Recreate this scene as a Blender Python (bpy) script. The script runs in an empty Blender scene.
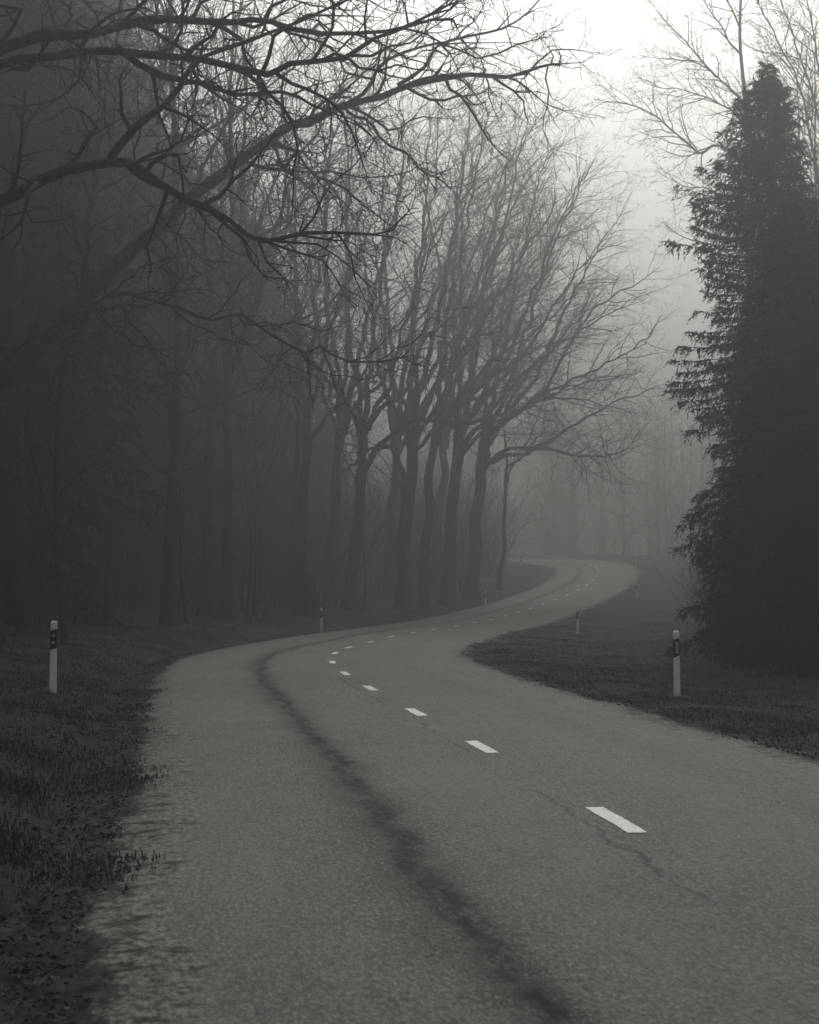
import bpy, math, random
import numpy as np
from mathutils import Vector

random.seed(7); rng = np.random.default_rng(7)
S = bpy.context.scene; COL = S.collection
F = 2400.0                       # focal length in pixels of an 819 x 1024 frame
CAMH = 1.55
TILT = math.atan(78 / F)

# ------------------------------------------------------------------ camera
cam = bpy.data.cameras.new('camera'); co = bpy.data.objects.new('camera', cam); COL.objects.link(co)
cam.sensor_fit = 'VERTICAL'; cam.sensor_height = 36; cam.lens = 36 * F / 1024
cam.clip_end = 3000; cam.clip_start = .1
co.location = (0, 0, CAMH); co.rotation_euler = (math.pi / 2 + TILT, 0, 0)
cam.dof.use_dof = True; cam.dof.focus_distance = 40; cam.dof.aperture_fstop = 8
S.camera = co

def at(px, py, D):
    """world point seen at a pixel of the frame, D metres ahead"""
    a, b = (px - 409.5) / F, -(py - 512) / F
    y = math.cos(TILT) - b * math.sin(TILT); z = math.sin(TILT) + b * math.cos(TILT)
    return np.array((a / y * D, D, CAMH + z / y * D))

# ------------------------------------------------------------------ mesh helpers
def mesh_from(name, v, faces, mat, smooth=True, uvs=None):
    """v (N,3); faces: list of (M,k) arrays"""
    me = bpy.data.meshes.new(name)
    v = np.asarray(v, np.float32); me.vertices.add(len(v)); me.vertices.foreach_set('co', v.ravel())
    faces = [np.asarray(f, np.int32) for f in faces if len(f)]
    nl = sum(f.size for f in faces); npoly = sum(len(f) for f in faces)
    me.loops.add(nl); me.polygons.add(npoly)
    idx = np.concatenate([f.ravel() for f in faces])
    tot = np.concatenate([np.full(len(f), f.shape[1], np.int32) for f in faces])
    st = np.concatenate([[0], np.cumsum(tot)[:-1]]).astype(np.int32)
    me.loops.foreach_set('vertex_index', idx)
    me.polygons.foreach_set('loop_start', st); me.polygons.foreach_set('loop_total', tot)
    me.polygons.foreach_set('use_smooth', np.full(npoly, smooth))
    if uvs:
        for nm, uv in uvs.items():
            l = me.uv_layers.new(name=nm); l.data.foreach_set('uv', np.asarray(uv, np.float32)[idx].ravel())
    if mat: me.materials.append(mat)
    me.update(); me.validate()
    return me

def obj(name, me, parent=None, **props):
    o = bpy.data.objects.new(name, me); COL.objects.link(o)
    if parent: o.parent = parent
    for k, x in props.items(): o[k] = x
    return o

def thing(name, loc, label, cat, group=None, rz=0):
    o = obj(name, None, label=label, category=cat)
    o.empty_display_size = .3
    o.location = loc; o.rotation_euler.z = rz
    if group: o['group'] = group
    return o

def copy_tree(src, loc, rz, sc=1., label=None, group=None):
    r = src.copy(); COL.objects.link(r); r.location = loc; r.rotation_euler = (0, 0, rz); r.scale = (sc, sc, sc)
    if label: r['label'] = label
    if group: r['group'] = group
    def rec(a, b):
        for ch in list(a.children):
            c = ch.copy(); COL.objects.link(c); c.parent = b; rec(ch, c)
    rec(src, r)
    return r

# ------------------------------------------------------------------ node helpers
class NT:
    def __init__(s, name, rough=.9, spec=.2):
        s.m = bpy.data.materials.new(name); s.m.use_nodes = True; s.t = s.m.node_tree
        s.b = s.t.nodes['Principled BSDF']; s.b.inputs['Roughness'].default_value = rough
        s.b.inputs['Specular IOR Level'].default_value = spec
    def n(s, typ, **kw):
        x = s.t.nodes.new(typ)
        for k, v in kw.items(): setattr(x, k, v)
        return x
    def put(s, sock, v):
        if isinstance(v, (int, float)): sock.default_value = v
        elif isinstance(v, tuple): sock.default_value = v if len(v) != 3 or sock.type == 'VECTOR' else v + (1,)
        else: s.t.links.new(v, sock)
    def math(s, op, a, b=0, c=0, clamp=False):
        x = s.n('ShaderNodeMath', operation=op, use_clamp=clamp)
        s.put(x.inputs[0], a); s.put(x.inputs[1], b); s.put(x.inputs[2], c)
        return x.outputs[0]
    def ramp(s, x, a, b, lo=0., hi=1.):
        r = s.n('ShaderNodeMapRange', interpolation_type='SMOOTHSTEP')
        for k, v in zip(('Value', 'From Min', 'From Max', 'To Min', 'To Max'), (x, a, b, lo, hi)): s.put(r.inputs[k], v)
        return r.outputs[0]
    def noise(s, vec, scale, detail=4, rough=.6, out=0):
        x = s.n('ShaderNodeTexNoise'); x.inputs['Scale'].default_value = scale
        x.inputs['Detail'].default_value = detail; x.inputs['Roughness'].default_value = rough
        if vec is not None: s.put(x.inputs['Vector'], vec)
        return x.outputs[out]
    def mix(s, f, a, b, blend='MIX'):
        x = s.n('ShaderNodeMix', data_type='RGBA', blend_type=blend)
        s.put(x.inputs[0], f); s.put(x.inputs[6], a); s.put(x.inputs[7], b)
        return x.outputs[2]
    def mapv(s, vec, scale):
        x = s.n('ShaderNodeMapping'); s.put(x.inputs['Vector'], vec); x.inputs['Scale'].default_value = scale
        return x.outputs[0]
    def pos(s): return s.n('ShaderNodeNewGeometry').outputs['Position']
    def objc(s): return s.n('ShaderNodeTexCoord').outputs['Object']
    def color(s, c): s.put(s.b.inputs['Base Color'], c)
    def bump(s, h, strength=.3, dist=.02):
        x = s.n('ShaderNodeBump'); x.inputs['Strength'].default_value = strength; x.inputs['Distance'].default_value = dist
        s.put(x.inputs['Height'], h); s.t.links.new(x.outputs[0], s.b.inputs['Normal'])

def g(v, w=1.): return (v * (1 + .04 * w), v, v * (1 - .07 * w))

def bark_mat(name, lo, hi):
    m = NT(name, .92, .15); p = m.objc()
    f = m.noise(m.mapv(p, (3, 3, .8)), 4, 5, .65); f2 = m.noise(p, 1.2, 3)
    c = m.mix(m.ramp(f, .35, .65), g(lo), g(hi)); c = m.mix(m.ramp(f2, .5, .75, 0, .6), c, g(hi * 1.5))
    m.color(c); m.bump(f, .6, .04); return m.m
M_BARK = bark_mat('oak_bark', .025, .055)
M_BARK2 = bark_mat('wood_bark', .03, .06)
def twig_mat(name, c):
    m = NT(name, .85, .2); m.color(m.mix(m.noise(m.objc(), 3), g(c * .7), g(c * 1.3))); return m.m
M_TWIG = twig_mat('twig_bark', .035)
M_NEEDLE = twig_mat('spruce_needles', .03)
M_SHRUB = twig_mat('shrub_bark', .045)
M_GRASS = twig_mat('dead_grass', .11)
M_LEAF = twig_mat('fallen_leaves', .1)

# ------------------------------------------------------------------ the road's course (metres: x, y, z)
CP = [(-90, 22.0, 0), (-60, 16.0, 0), (-30, 9.8, 0), (-8, 4.9, 0)]
CP += [(d * F, x, z) for d, x, z in [
    (.0038, 2.05, 0), (.0068, 1.39, 0), (.0099, .71, 0), (.0127, .08, 0), (.0158, -.62, 0), (.0186, -1.2, 0),
    (.0215, -1.66, 0), (.0245, -1.84, 0), (.0272, -1.62, 0), (.0300, -1.15, 0), (.0338, -.5, 0), (.0368, .24, 0), (.0398, 1.1, 0),
    (.0428, 2.1, .03), (.0458, 3.09, .07), (.0488, 4.1, .14), (.0518, 5.05, .23), (.0548, 6.05, .36), (.0578, 7.1, .52),
    (.0608, 8.2, .72), (.065, 9.9, 1.1), (.0698, 11.9, 1.62), (.0728, 13.0, 1.98), (.0758, 13.95, 2.35), (.0788, 14.75, 2.72),
    (.0830, 15.7, 3.15), (.0875, 16.3, 3.55), (.0915, 16.2, 3.9), (.0950, 15.1, 4.2), (.0980, 13.2, 4.4), (.1005, 10.8, 4.55),
    (.1030, 7.6, 4.68), (.1050, 4.0, 4.75), (.1075, -3, 4.8), (.111, -20, 4.8), (.115, -45, 4.8), (.120, -90, 4.8)]]
CP = np.array([(x, y, z) for y, x, z in CP], float)
def catmull(P, step):
    P = np.asarray(P, float); out = []
    Q = np.vstack([2 * P[0] - P[1], P, 2 * P[-1] - P[-2]])
    for i in range(1, len(Q) - 2):
        p0, p1, p2, p3 = Q[i - 1:i + 3]
        n = max(2, int(np.linalg.norm(p2 - p1) / step)); t = np.linspace(0, 1, n, endpoint=False)[:, None]
        out.append(.5 * (2 * p1 + (p2 - p0) * t + (2 * p0 - 5 * p1 + 4 * p2 - p3) * t**2 + (3 * p1 - p0 - 3 * p2 + p3) * t**3))
    out.append(Q[-2:-1]); return np.vstack(out)
CL = catmull(CP, .8)
for _ in range(6): CL[1:-1] = (CL[:-2] + 2 * CL[1:-1] + CL[2:]) / 4
seg = np.linalg.norm(np.diff(CL, axis=0), axis=1); ARC = np.concatenate([[0], np.cumsum(seg)])
TAN = np.gradient(CL, axis=0)[:, :2]; TAN /= np.linalg.norm(TAN, axis=1)[:, None]
NRM = np.stack([TAN[:, 1], -TAN[:, 0]], 1)           # to the right of travel
ARC0 = np.interp(0, CL[:, 1][:200], ARC[:200])       # arc length level with the camera
SV = ARC - ARC0
def lw(s): return np.interp(s, [0, 9, 20, 40, 70, 110, 300], [2.85, 2.95, 3.05, 3.2, 3.5, 3.5, 3.1])
def rw(s): return np.interp(s, [0, 35, 55, 78, 120, 160, 300], [2.6, 2.65, 2.9, 3.25, 3.2, 3.1, 3.1])
BANK = np.interp(SV, [0, 40, 100, 180, 215, 260, 300], [.0, .02, .0, .02, .06, .07, .05])
LW, RW = lw(SV), rw(SV)

def vnoise(x, y, sc, seed=0):
    """cheap smooth value noise"""
    x = np.asarray(x) / sc; y = np.asarray(y) / sc
    xi, yi = np.floor(x), np.floor(y); fx, fy = x - xi, y - yi
    fx, fy = fx * fx * (3 - 2 * fx), fy * fy * (3 - 2 * fy)
    h = lambda a, b: np.modf(np.abs(np.sin(a * 127.1 + b * 311.7 + seed * 74.7) * 43758.5453))[0]
    return (h(xi, yi) * (1 - fx) + h(xi + 1, yi) * fx) * (1 - fy) + (h(xi, yi + 1) * (1 - fx) + h(xi + 1, yi + 1) * fx) * fy

def locate(x, y):
    """base height, signed offset from the centre line, arc length from the camera, arrays"""
    x = np.atleast_1d(np.asarray(x, float)); y = np.atleast_1d(np.asarray(y, float))
    B = np.empty_like(x); O = np.empty_like(x); SS = np.empty_like(x); L = np.empty_like(x); R = np.empty_like(x); K = np.empty_like(x)
    for a in range(0, len(x), 20000):
        dx = x[a:a + 20000, None] - CL[None, :, 0]; dy = y[a:a + 20000, None] - CL[None, :, 1]
        d2 = dx * dx + dy * dy; w = 1 / (d2 + 3)**2
        B[a:a + 20000] = (w * CL[None, :, 2]).sum(1) / w.sum(1)
        K[a:a + 20000] = (w * BANK[None, :]).sum(1) / w.sum(1)
        i = d2.argmin(1); r = np.arange(len(i))
        o = dx[r, i] * NRM[i, 0] + dy[r, i] * NRM[i, 1]
        O[a:a + 20000] = np.where(np.abs(o) < np.sqrt(d2[r, i]) * .7, np.sign(o + 1e-9) * np.sqrt(d2[r, i]), o)
        SS[a:a + 20000] = SV[i]; L[a:a + 20000] = LW[i]; R[a:a + 20000] = RW[i]
    return B, O, SS, L, R, K
def ground(x, y):
    B, o, s, L, R, K = locate(x, y)
    fade = np.exp(-(np.abs(o) / 12)**2)
    z = B - K * np.clip(o, -6, 6) * -1 * fade
    a = np.where(o < 0, -o - L, o - R)
    prof_l = np.interp(a, [.75, 1.1, 1.8, 3.2, 5, 9, 20, 50], [-.14, .06, .27, .38, .42, .6, 1.2, 2.0])
    prof_r = np.interp(a, [.75, 1.1, 1.8, 3.2, 5, 9, 20, 50], [-.14, -.06, -.12, -.26, -.3, -.05, .7, 1.5])
    z = z + np.where(o < 0, prof_l, prof_r)
    k = np.clip((a - .8) / 2, 0, 1)
    z = z + k * ((vnoise(x, y, 1.3, 1) - .5) * .1 + (vnoise(x, y, .5, 2) - .5) * .05) + np.clip(a / 10, 0, 1) * (vnoise(x, y, 6, 3) - .5) * .5
    return z
def gz(x, y): return float(ground([x], [y])[0])

# ground: one sheet, finer near the road
def axis(parts):
    out = []
    for a, b, st in parts: out.append(np.arange(a, b, st))
    return np.concatenate(out)
gx = axis([(-420, -120, 20), (-120, -40, 4), (-40, -12, 1.0), (-12, 22, .4), (22, 50, 1.2), (50, 120, 5), (120, 440, 20)])
gy = axis([(-100, -10, 5), (-10, 8, 1.0), (8, 60, .5), (60, 130, .8), (130, 280, 1.2), (280, 340, 5), (340, 660, 20)])
X, Y = np.meshgrid(gx, gy); nx, ny = len(gx), len(gy)
Z = ground(X.ravel(), Y.ravel())
i = (np.arange(ny - 1)[:, None] * nx + np.arange(nx - 1)[None, :]).ravel()
m = NT('verge_soil', .95, .1); p = m.pos()
n1 = m.noise(p, .6, 5, .7); n2 = m.noise(p, 6, 5, .75); n3 = m.noise(p, 40, 3, .7)
n4 = m.noise(p, 14, 6, .8); c = m.mix(m.ramp(n1, .35, .7), g(.018), g(.038)); c = m.mix(m.ramp(n2, .5, .72, 0, .8), c, g(.045)); c = m.mix(m.ramp(n3, .55, .75, 0, .6), c, g(.06))
c = m.mix(m.ramp(n4, .52, .66, 0, .7), c, g(.085)); m.color(c); m.bump(m.math('ADD', n2, n3), .7, .05)
obj('ground', mesh_from('ground', np.stack([X.ravel(), Y.ravel(), Z], 1), [np.stack([i, i + 1, i + nx + 1, i + nx], 1)], m.m), kind='structure')

# road: one sheet across carriageway and its crumbling gravel edges
def road_mat():
    m = NT('worn_asphalt', .8, .5)
    uv = m.n('ShaderNodeUVMap', uv_map='metres').outputs[0]; ed = m.n('ShaderNodeUVMap', uv_map='edges').outputs[0]
    sx = m.n('ShaderNodeSeparateXYZ'); m.put(sx.inputs[0], uv); u, v = sx.outputs[0], sx.outputs[1]
    se = m.n('ShaderNodeSeparateXYZ'); m.put(se.inputs[0], ed); el, er = se.outputs[0], se.outputs[1]
    # wear runs along the lane, so the mottling is longer than wide
    uvl = m.mapv(uv, (1, .22, 1)); uvg = m.mapv(uv, (1, .4, 1))
    fine = m.noise(m.mapv(uv, (1, .24, 1)), 40, 4, .8); grit = m.noise(m.mapv(uv, (1, .25, 1)), 90, 2, .7); mid = m.noise(uvl, 2.6, 5, .7); big = m.noise(uvl, .7, 4, .6)
    coarse = m.noise(m.mapv(uv, (1, .16, 1)), 12, 5, .78)
    c = m.mix(m.ramp(mid, .25, .75), g(.135), g(.2))
    c = m.mix(m.ramp(big, .35, .65, 0, .55), c, g(.105))
    c = m.mix(m.ramp(coarse, .46, .64, 0, .45), c, g(.24)); c = m.mix(m.ramp(coarse, .48, .36, 0, .55), c, g(.05))
    c = m.mix(m.ramp(fine, .5, .62, 0, .75), c, g(.36)); c = m.mix(m.ramp(fine, .47, .36, 0, .75), c, g(.02)); c = m.mix(m.ramp(grit, .5, .58, 0, .6), c, g(.02))
    # worn light wheel paths
    def band(centre, width, amp, sc, sy, seed):
        w = m.noise(m.mapv(m.math_vec(uv, seed), (1, sy, 1)), sc, 5, .7)
        d = m.math('ABSOLUTE', m.math('SUBTRACT', u, m.math('ADD', centre, m.math('MULTIPLY', m.math('SUBTRACT', w, .5), amp))))
        return m.ramp(d, width, width * .15)
    m.math_vec = lambda vec, k: (lambda x: (m.put(x.inputs[0], vec), m.put(x.inputs[1], (k, k * 1.7, k)), x.outputs[0])[-1])(m.n('ShaderNodeVectorMath', operation='ADD'))
    for cc in (-2.5, -.75, .8, 2.1): c = m.mix(m.math('MULTIPLY', band(cc, .6, .3, .5, .3, cc * 3 + 9), .12), c, g(.2))
    # the dark oily strip down the middle of the left lane, broken near the camera
    brk = m.ramp(m.noise(m.mapv(uv, (1.6, .55, 1)), 1.6, 5, .75), .33, .6, .4, 1)
    c = m.mix(m.math('MULTIPLY', m.math('MULTIPLY', band(-1.58, .33, .6, 1.1, .6, 3), m.math('MULTIPLY', brk, m.ramp(coarse, .4, .58, .2, 1))), .6), c, g(.03))
    c = m.mix(m.math('MULTIPLY', m.math('MULTIPLY', band(-1.52, .15, .6, 1.7, .55, 5), m.math('MULTIPLY', brk, m.ramp(coarse, .36, .56, .35, 1))), .97), c, g(.01))
    c = m.mix(m.math('MULTIPLY', band(1.5, .3, .6, .8, .4, 31), m.ramp(m.noise(m.mapv(uv, (1, .2, 1)), .7), .4, .7, 0, .35)), c, g(.07))
    # cracks: along the centre joint and a few wandering ones
    def crack(centre, amp, width, seed, lo, hi, k):
        w = m.noise(m.mapv(m.math_vec(uv, seed), (.3, 1, 1)), 1.3, 6, .7)
        d = m.math('ABSOLUTE', m.math('SUBTRACT', u, m.math('ADD', centre, m.math('MULTIPLY', m.math('SUBTRACT', w, .5), amp))))
        on = m.ramp(m.noise(m.mapv(m.math_vec(uv, seed + 4), (.01, .22, 1)), 1, 3, .6), lo, hi)
        return m.math('MULTIPLY', m.math('MULTIPLY', m.ramp(d, width, width * .3), on), k)
    c = m.mix(crack(-.2, .4, .024, 11, .47, .55, .75), c, g(.03))
    wn = m.math('MULTIPLY', m.ramp(v, 11, 12.4), m.ramp(v, 16.2, 15)); w9 = m.noise(m.mapv(uv, (.3, 1, 1)), 1.1, 7, .72)
    d9 = m.math('ABSOLUTE', m.math('SUBTRACT', u, m.math('ADD', -.22, m.math('MULTIPLY', m.math('SUBTRACT', w9, .5), .5))))
    c = m.mix(m.math('MULTIPLY', m.math('MULTIPLY', m.ramp(d9, m.ramp(m.noise(uv, 1.5), .3, .7, .01, .036), .005), wn), .75), c, g(.008))
    c = m.mix(crack(2.05, .9, .022, 17, .5, .58, .7), c, g(.025))
    c = m.mix(crack(-.95, 1.2, .02, 23, .56, .62, .5), c, g(.03))
    # edges: asphalt breaks up into pale gravel, then dark soil, along a ragged line
    rag = m.math('ADD', m.math('MULTIPLY', m.math('SUBTRACT', m.noise(m.mapv(uv, (.7, .3, 1)), .9, 6, .74), .5), 1.1),
                 m.math('MULTIPLY', m.math('SUBTRACT', m.noise(m.mapv(uv, (1, .28, 1)), 3.2, 5, .78), .5), .9))
    e_l = m.math('ADD', el, rag); e_r = m.math('ADD', er, m.math('MULTIPLY', rag, 1.15)); e = m.math('MINIMUM', e_l, e_r)
    peb = m.noise(m.mapv(uv, (1, .35, 1)), 24, 4, .8); dirt = m.noise(m.mapv(uv, (1, 1, 1)), 4, 5, .7)
    grav = m.mix(m.ramp(peb, .35, .65), g(.07), g(.3)); grav = m.mix(m.ramp(dirt, .5, .62, 0, .8), grav, g(.035))
    soil = m.mix(m.ramp(m.noise(m.mapv(uv, (1, .35, 1)), 8, 8, .82), .4, .62), g(.014), g(.075)); soil = m.mix(m.ramp(peb, .55, .7, 0, .6), soil, g(.11))
    c = m.mix(m.ramp(e, .28, .08), c, grav); c = m.mix(m.ramp(e, -.16, -.34), c, soil)
    m.color(c)
    m.put(m.b.inputs['Roughness'], m.math('MAXIMUM', m.ramp(fine, .3, .7, .72, .85), m.ramp(e, .3, -.1, 0, .97)))
    m.put(m.b.inputs['Specular IOR Level'], m.math('MULTIPLY', m.ramp(e, -.1, .3, .04, .12), m.math('SUBTRACT', 1, m.math('MULTIPLY', band(-1.55, .5, .7, 1.1, .6, 3), .6))))
    m.bump(m.math('ADD', m.math('MULTIPLY', fine, .6), m.math('ADD', m.math('MULTIPLY', peb, m.ramp(e, .3, 0)), grit)), .35, .006)
    return m.m
ro = np.array([-6.0, -4.9, -4.45, -4, -3.4, -2.6, -1.6, -.8, 0, .8, 1.6, 2.4, 3.0, 3.6, 4.1, 4.5, 4.9])
sel = np.arange(len(CL)); W = len(ro)
offs = np.empty((len(sel), W)); zz = np.empty_like(offs)
for k, o in enumerate(ro):
    if o <= 0: offs[:, k] = np.interp(o, [-6.0, -4.9, -3.4, 0], [0, 1, 2, 3]) if False else o
    else: offs[:, k] = o
# scale the outer columns so that they follow the local edge
L0 = (LW / 3.4)[:, None]; R0 = (RW / 3.0)[:, None]
offs = np.where(offs < 0, np.where(offs >= -3.4, offs * L0, offs + 3.4 - LW[:, None]), np.where(offs <= 3.0, offs * R0, offs - 3.0 + RW[:, None]))
offs[:, 0] = -LW - 1.45; offs[:, -1] = RW + 1.45; offs[:, 1] = -LW - 1.15; offs[:, -2] = RW + 1.15
PX = CL[:, 0:1] + NRM[:, 0:1] * offs; PY = CL[:, 1:2] + NRM[:, 1:2] * offs
Bz, *_rest = locate(PX.ravel(), PY.ravel()); Bz = Bz.reshape(PX.shape)
RZ = CL[:, 2:3] * 0 + Bz + BANK[:, None] * np.clip(offs, -6, 6) * np.exp(-(np.abs(offs) / 12)**2) - .004 * offs**2 * .6
over = np.maximum(np.maximum(-offs - LW[:, None], offs - RW[:, None]), 0)
RZ -= np.interp(over, [0, .5, 1.15, 1.45], [0, .03, .10, .32])
RZ += np.interp(over, [0, .3, .9], [0, .0, 1]) * (vnoise(PX, PY, .6, 9) - .5) * .06
V = np.stack([PX.ravel(), PY.ravel(), RZ.ravel()], 1); n = len(sel)
i = (np.arange(n - 1)[:, None] * W + np.arange(W - 1)[None, :]).ravel()
uvm = np.stack([offs.ravel(), np.repeat(SV, W)], 1); uve = np.stack([(offs + LW[:, None]).ravel(), (RW[:, None] - offs).ravel()], 1)
road = obj('road', mesh_from('road', V, [np.stack([i, i + 1, i + W + 1, i + W], 1)], road_mat(), uvs={'metres': uvm, 'edges': uve}), kind='structure')
def road_pt(s, off):
    k = np.clip(np.interp(s, SV, np.arange(len(SV))), 0, len(SV) - 1.001); a = int(k); f = k - a
    c = CL[a] * (1 - f) + CL[a + 1] * f; nn = NRM[a] * (1 - f) + NRM[a + 1] * f
    x, y = c[:2] + nn * off
    row = RZ[a] * (1 - f) + RZ[a + 1] * f; oo = offs[a] * (1 - f) + offs[a + 1] * f
    return np.array((x, y, np.interp(off, oo, row)))
def s_at_y(y): return float(np.interp(y, CL[:, 1][:len(CL) - 60], SV[:len(CL) - 60]))
# lane dashes, each a painted sheet on the road
m = NT('worn_white_paint', .6, .3); p = m.pos(); f = m.noise(p, 25, 4, .75); f2 = m.noise(p, 3, 3)
m.color(m.mix(m.ramp(m.math('ADD', f, m.math('MULTIPLY', f2, .25)), .64, .80), g(.9, .3), g(.2))); M_PAINT = m.m
ds = [.00677, .0099, .0127, .0158, .0186, .0215, .0246, .0270, .0299, .0332, .0364]
starts = [s_at_y(d * F) for d in ds]
while starts[-1] < SV[-1] - 90: starts.append(starts[-1] + 7.25)
for s0 in starts:
    Lh = .9; k = 14; vs = []
    for q in range(k + 1):
        s = s0 - Lh + 2 * Lh * q / k
        for o in (-.06 - .012 * random.random(), .06 + .012 * random.random()):
            w = road_pt(s, o); w[2] += .006; vs.append(w)
    obj('lane_dash', mesh_from('lane_dash', np.array(vs), [np.array([(2 * q, 2 * q + 1, 2 * q + 3, 2 * q + 2) for q in range(k)])], M_PAINT), road)

# ------------------------------------------------------------------ branch builder
def nrm(v):
    l = math.sqrt(v[0]**2 + v[1]**2 + v[2]**2) or 1; return (v[0] / l, v[1] / l, v[2] / l)
class Tubes:
    def __init__(s): s.d = {}
    def add(s, pts, rad, sides): s.d.setdefault(sides, []).append((pts, rad))
    def mesh(s, name, mat):
        Vs, Fs, base = [], [], 0
        for sd, L in s.d.items():
            P = np.array([q for a, _ in L for q in a], float); R = np.array([q for _, b in L for q in b], float)
            ln = np.array([len(a) for a, _ in L]); N = len(P)
            last = np.zeros(N, bool); ends = np.cumsum(ln) - 1; last[ends] = True; first = np.zeros(N, bool); first[ends - ln + 1] = True
            fw = np.vstack([P[1:] - P[:-1], [[0, 0, 1]]]); bw = np.vstack([[[0, 0, 1]], P[1:] - P[:-1]])
            T = np.where(last[:, None], bw, np.where(first[:, None], fw, fw + bw)); T /= np.linalg.norm(T, axis=1)[:, None] + 1e-12
            st = ends - ln + 1; ov = P[ends] - P[st]; ov /= np.linalg.norm(ov, axis=1)[:, None] + 1e-12
            ref = np.where((np.abs(ov[:, 2]) < .75)[:, None], [[0, 0, 1.]], [[1., .13, 0]]); ref = np.repeat(ref, ln, 0)
            A = np.cross(T, ref); A /= np.linalg.norm(A, axis=1)[:, None] + 1e-9; Bn = np.cross(T, A)
            an = np.arange(sd) * 2 * math.pi / sd
            ring = P[:, None] + R[:, None, None] * (np.cos(an)[None, :, None] * A[:, None] + np.sin(an)[None, :, None] * Bn[:, None])
            idx = np.where(~last)[0][:, None] * sd; j = np.arange(sd)[None]; j2 = (j + 1) % sd
            q = np.stack([idx + j, idx + j2, idx + sd + j2, idx + sd + j], -1).reshape(-1, 4) + base
            Vs.append(ring.reshape(-1, 3)); Fs.append(q); base += N * sd
        return mesh_from(name, np.vstack(Vs), Fs, mat)

def spawn(tb, pts, rad, length, lvl, P, t0=.15):
    """children along a polyline"""
    if lvl >= P['max']: return
    n = len(pts) - 1; lv = lvl + 1
    cnt = P['den'][lv] * length; cnt = int(cnt) + (random.random() < cnt % 1)
    cnt = min(cnt, P.get('cap', (99,) * 6)[lv])
    phi = random.random() * 6.28
    for c in range(cnt):
        t = t0 + (1 - t0) * ((c + random.random()) / max(cnt, 1))**.85
        i = min(int(t * n), n - 1); f = t * n - i
        a, b = pts[i], pts[i + 1]
        p = (a[0] + (b[0] - a[0]) * f, a[1] + (b[1] - a[1]) * f, a[2] + (b[2] - a[2]) * f)
        d = nrm((b[0] - a[0], b[1] - a[1], b[2] - a[2])); r = rad[i] + (rad[i + 1] - rad[i]) * f
        phi += 2.4 + random.uniform(-.6, .6)
        u = nrm((d[1], -d[0], .01)) if abs(d[2]) < .95 else (1, 0, 0)
        w = (d[1] * u[2] - d[2] * u[1], d[2] * u[0] - d[0] * u[2], d[0] * u[1] - d[1] * u[0])
        ang = P['ang'][lv] * random.uniform(.7, 1.25); ca, sa = math.cos(ang), math.sin(ang); cp, sp = math.cos(phi), math.sin(phi)
        dd = tuple(d[k] * ca + (u[k] * cp + w[k] * sp) * sa for k in range(3))
        L = P['rat'][lv] * length * (1.05 - .62 * t) * random.uniform(.55, 1.2)
        L = min(L, P['lmax'][lv])
        grow(tb, p, dd, L, min(r * .72, P['rmax'][lv]), lv, P)

def grow(tb, p, d, length, r0, lvl, P, t0=None):
    n = max(2, int(length / P['seg'][lvl])); st = length / n; w = P['wig'][lvl]; bz = P['bias'][lvl]
    pts, rad = [p], [r0]; d = nrm(d); x, y, z = p
    for k in range(1, n + 1):
        d = nrm((d[0] + random.gauss(0, w) + bz[0], d[1] + random.gauss(0, w) + bz[1], d[2] + random.gauss(0, w) + bz[2]))
        x += d[0] * st; y += d[1] * st; z += d[2] * st
        pts.append((x, y, z)); rad.append(max(r0 * (1 - P['tap'][lvl] * (k / n)), P['rmin']))
    tb[min(lvl, len(tb) - 1)].add(pts, rad, P['sides'][lvl])
    spawn(tb, pts, rad, length, lvl, P, P['t0'][lvl] if t0 is None else t0)
    return pts, rad

def pars(**kw):
    P = dict(max=4, seg=(1.2, .8, .45, .3, .2), wig=(.05, .16, .2, .22, .25), tap=(.8, .88, .9, .85, .7), rmin=.006,
             bias=((0, 0, .02), (0, 0, .05), (0, 0, .02), (0, 0, .0), (0, 0, .02)), den=(0, .9, 1.5, 2.2, 2.6), ang=(0, .8, .75, .75, .8),
             rat=(0, .42, .5, .5, .55), lmax=(99, 9, 5, 2.2, .9), rmax=(9, .2, .07, .024, .011), t0=(.35, .2, .15, .1, .1), sides=(10, 7, 5, 3, 3),
             cap=(1, 24, 24, 14, 8))
    P.update(kw); return P

def free_tree(P, H, r0, lean=(0, 0), flare=1.5):
    """trunk and crown meshes of a tree standing at its own origin"""
    t, c = Tubes(), Tubes()
    n = 14; pts, rad = [], []; x = y = 0.
    dx, dy = lean
    for k in range(n + 1):
        f = k / n
        if k: x += (dx * (.5 + f) + random.gauss(0, .035)) * H / n; y += (dy * (.5 + f) + random.gauss(0, .035)) * H / n
        pts.append((x, y, -.4 + f * (H + .4)))
        rad.append(r0 * (1 - .93 * f**.75) * (1 + (flare - 1) * math.exp(-f * 22)))
    t.add(pts, rad, 12)
    spawn((c,), pts, rad, H, 0, P, P['t0'][0])
    return t.mesh('trunk', M_BARK2), c.mesh('crown', M_TWIG)

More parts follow.
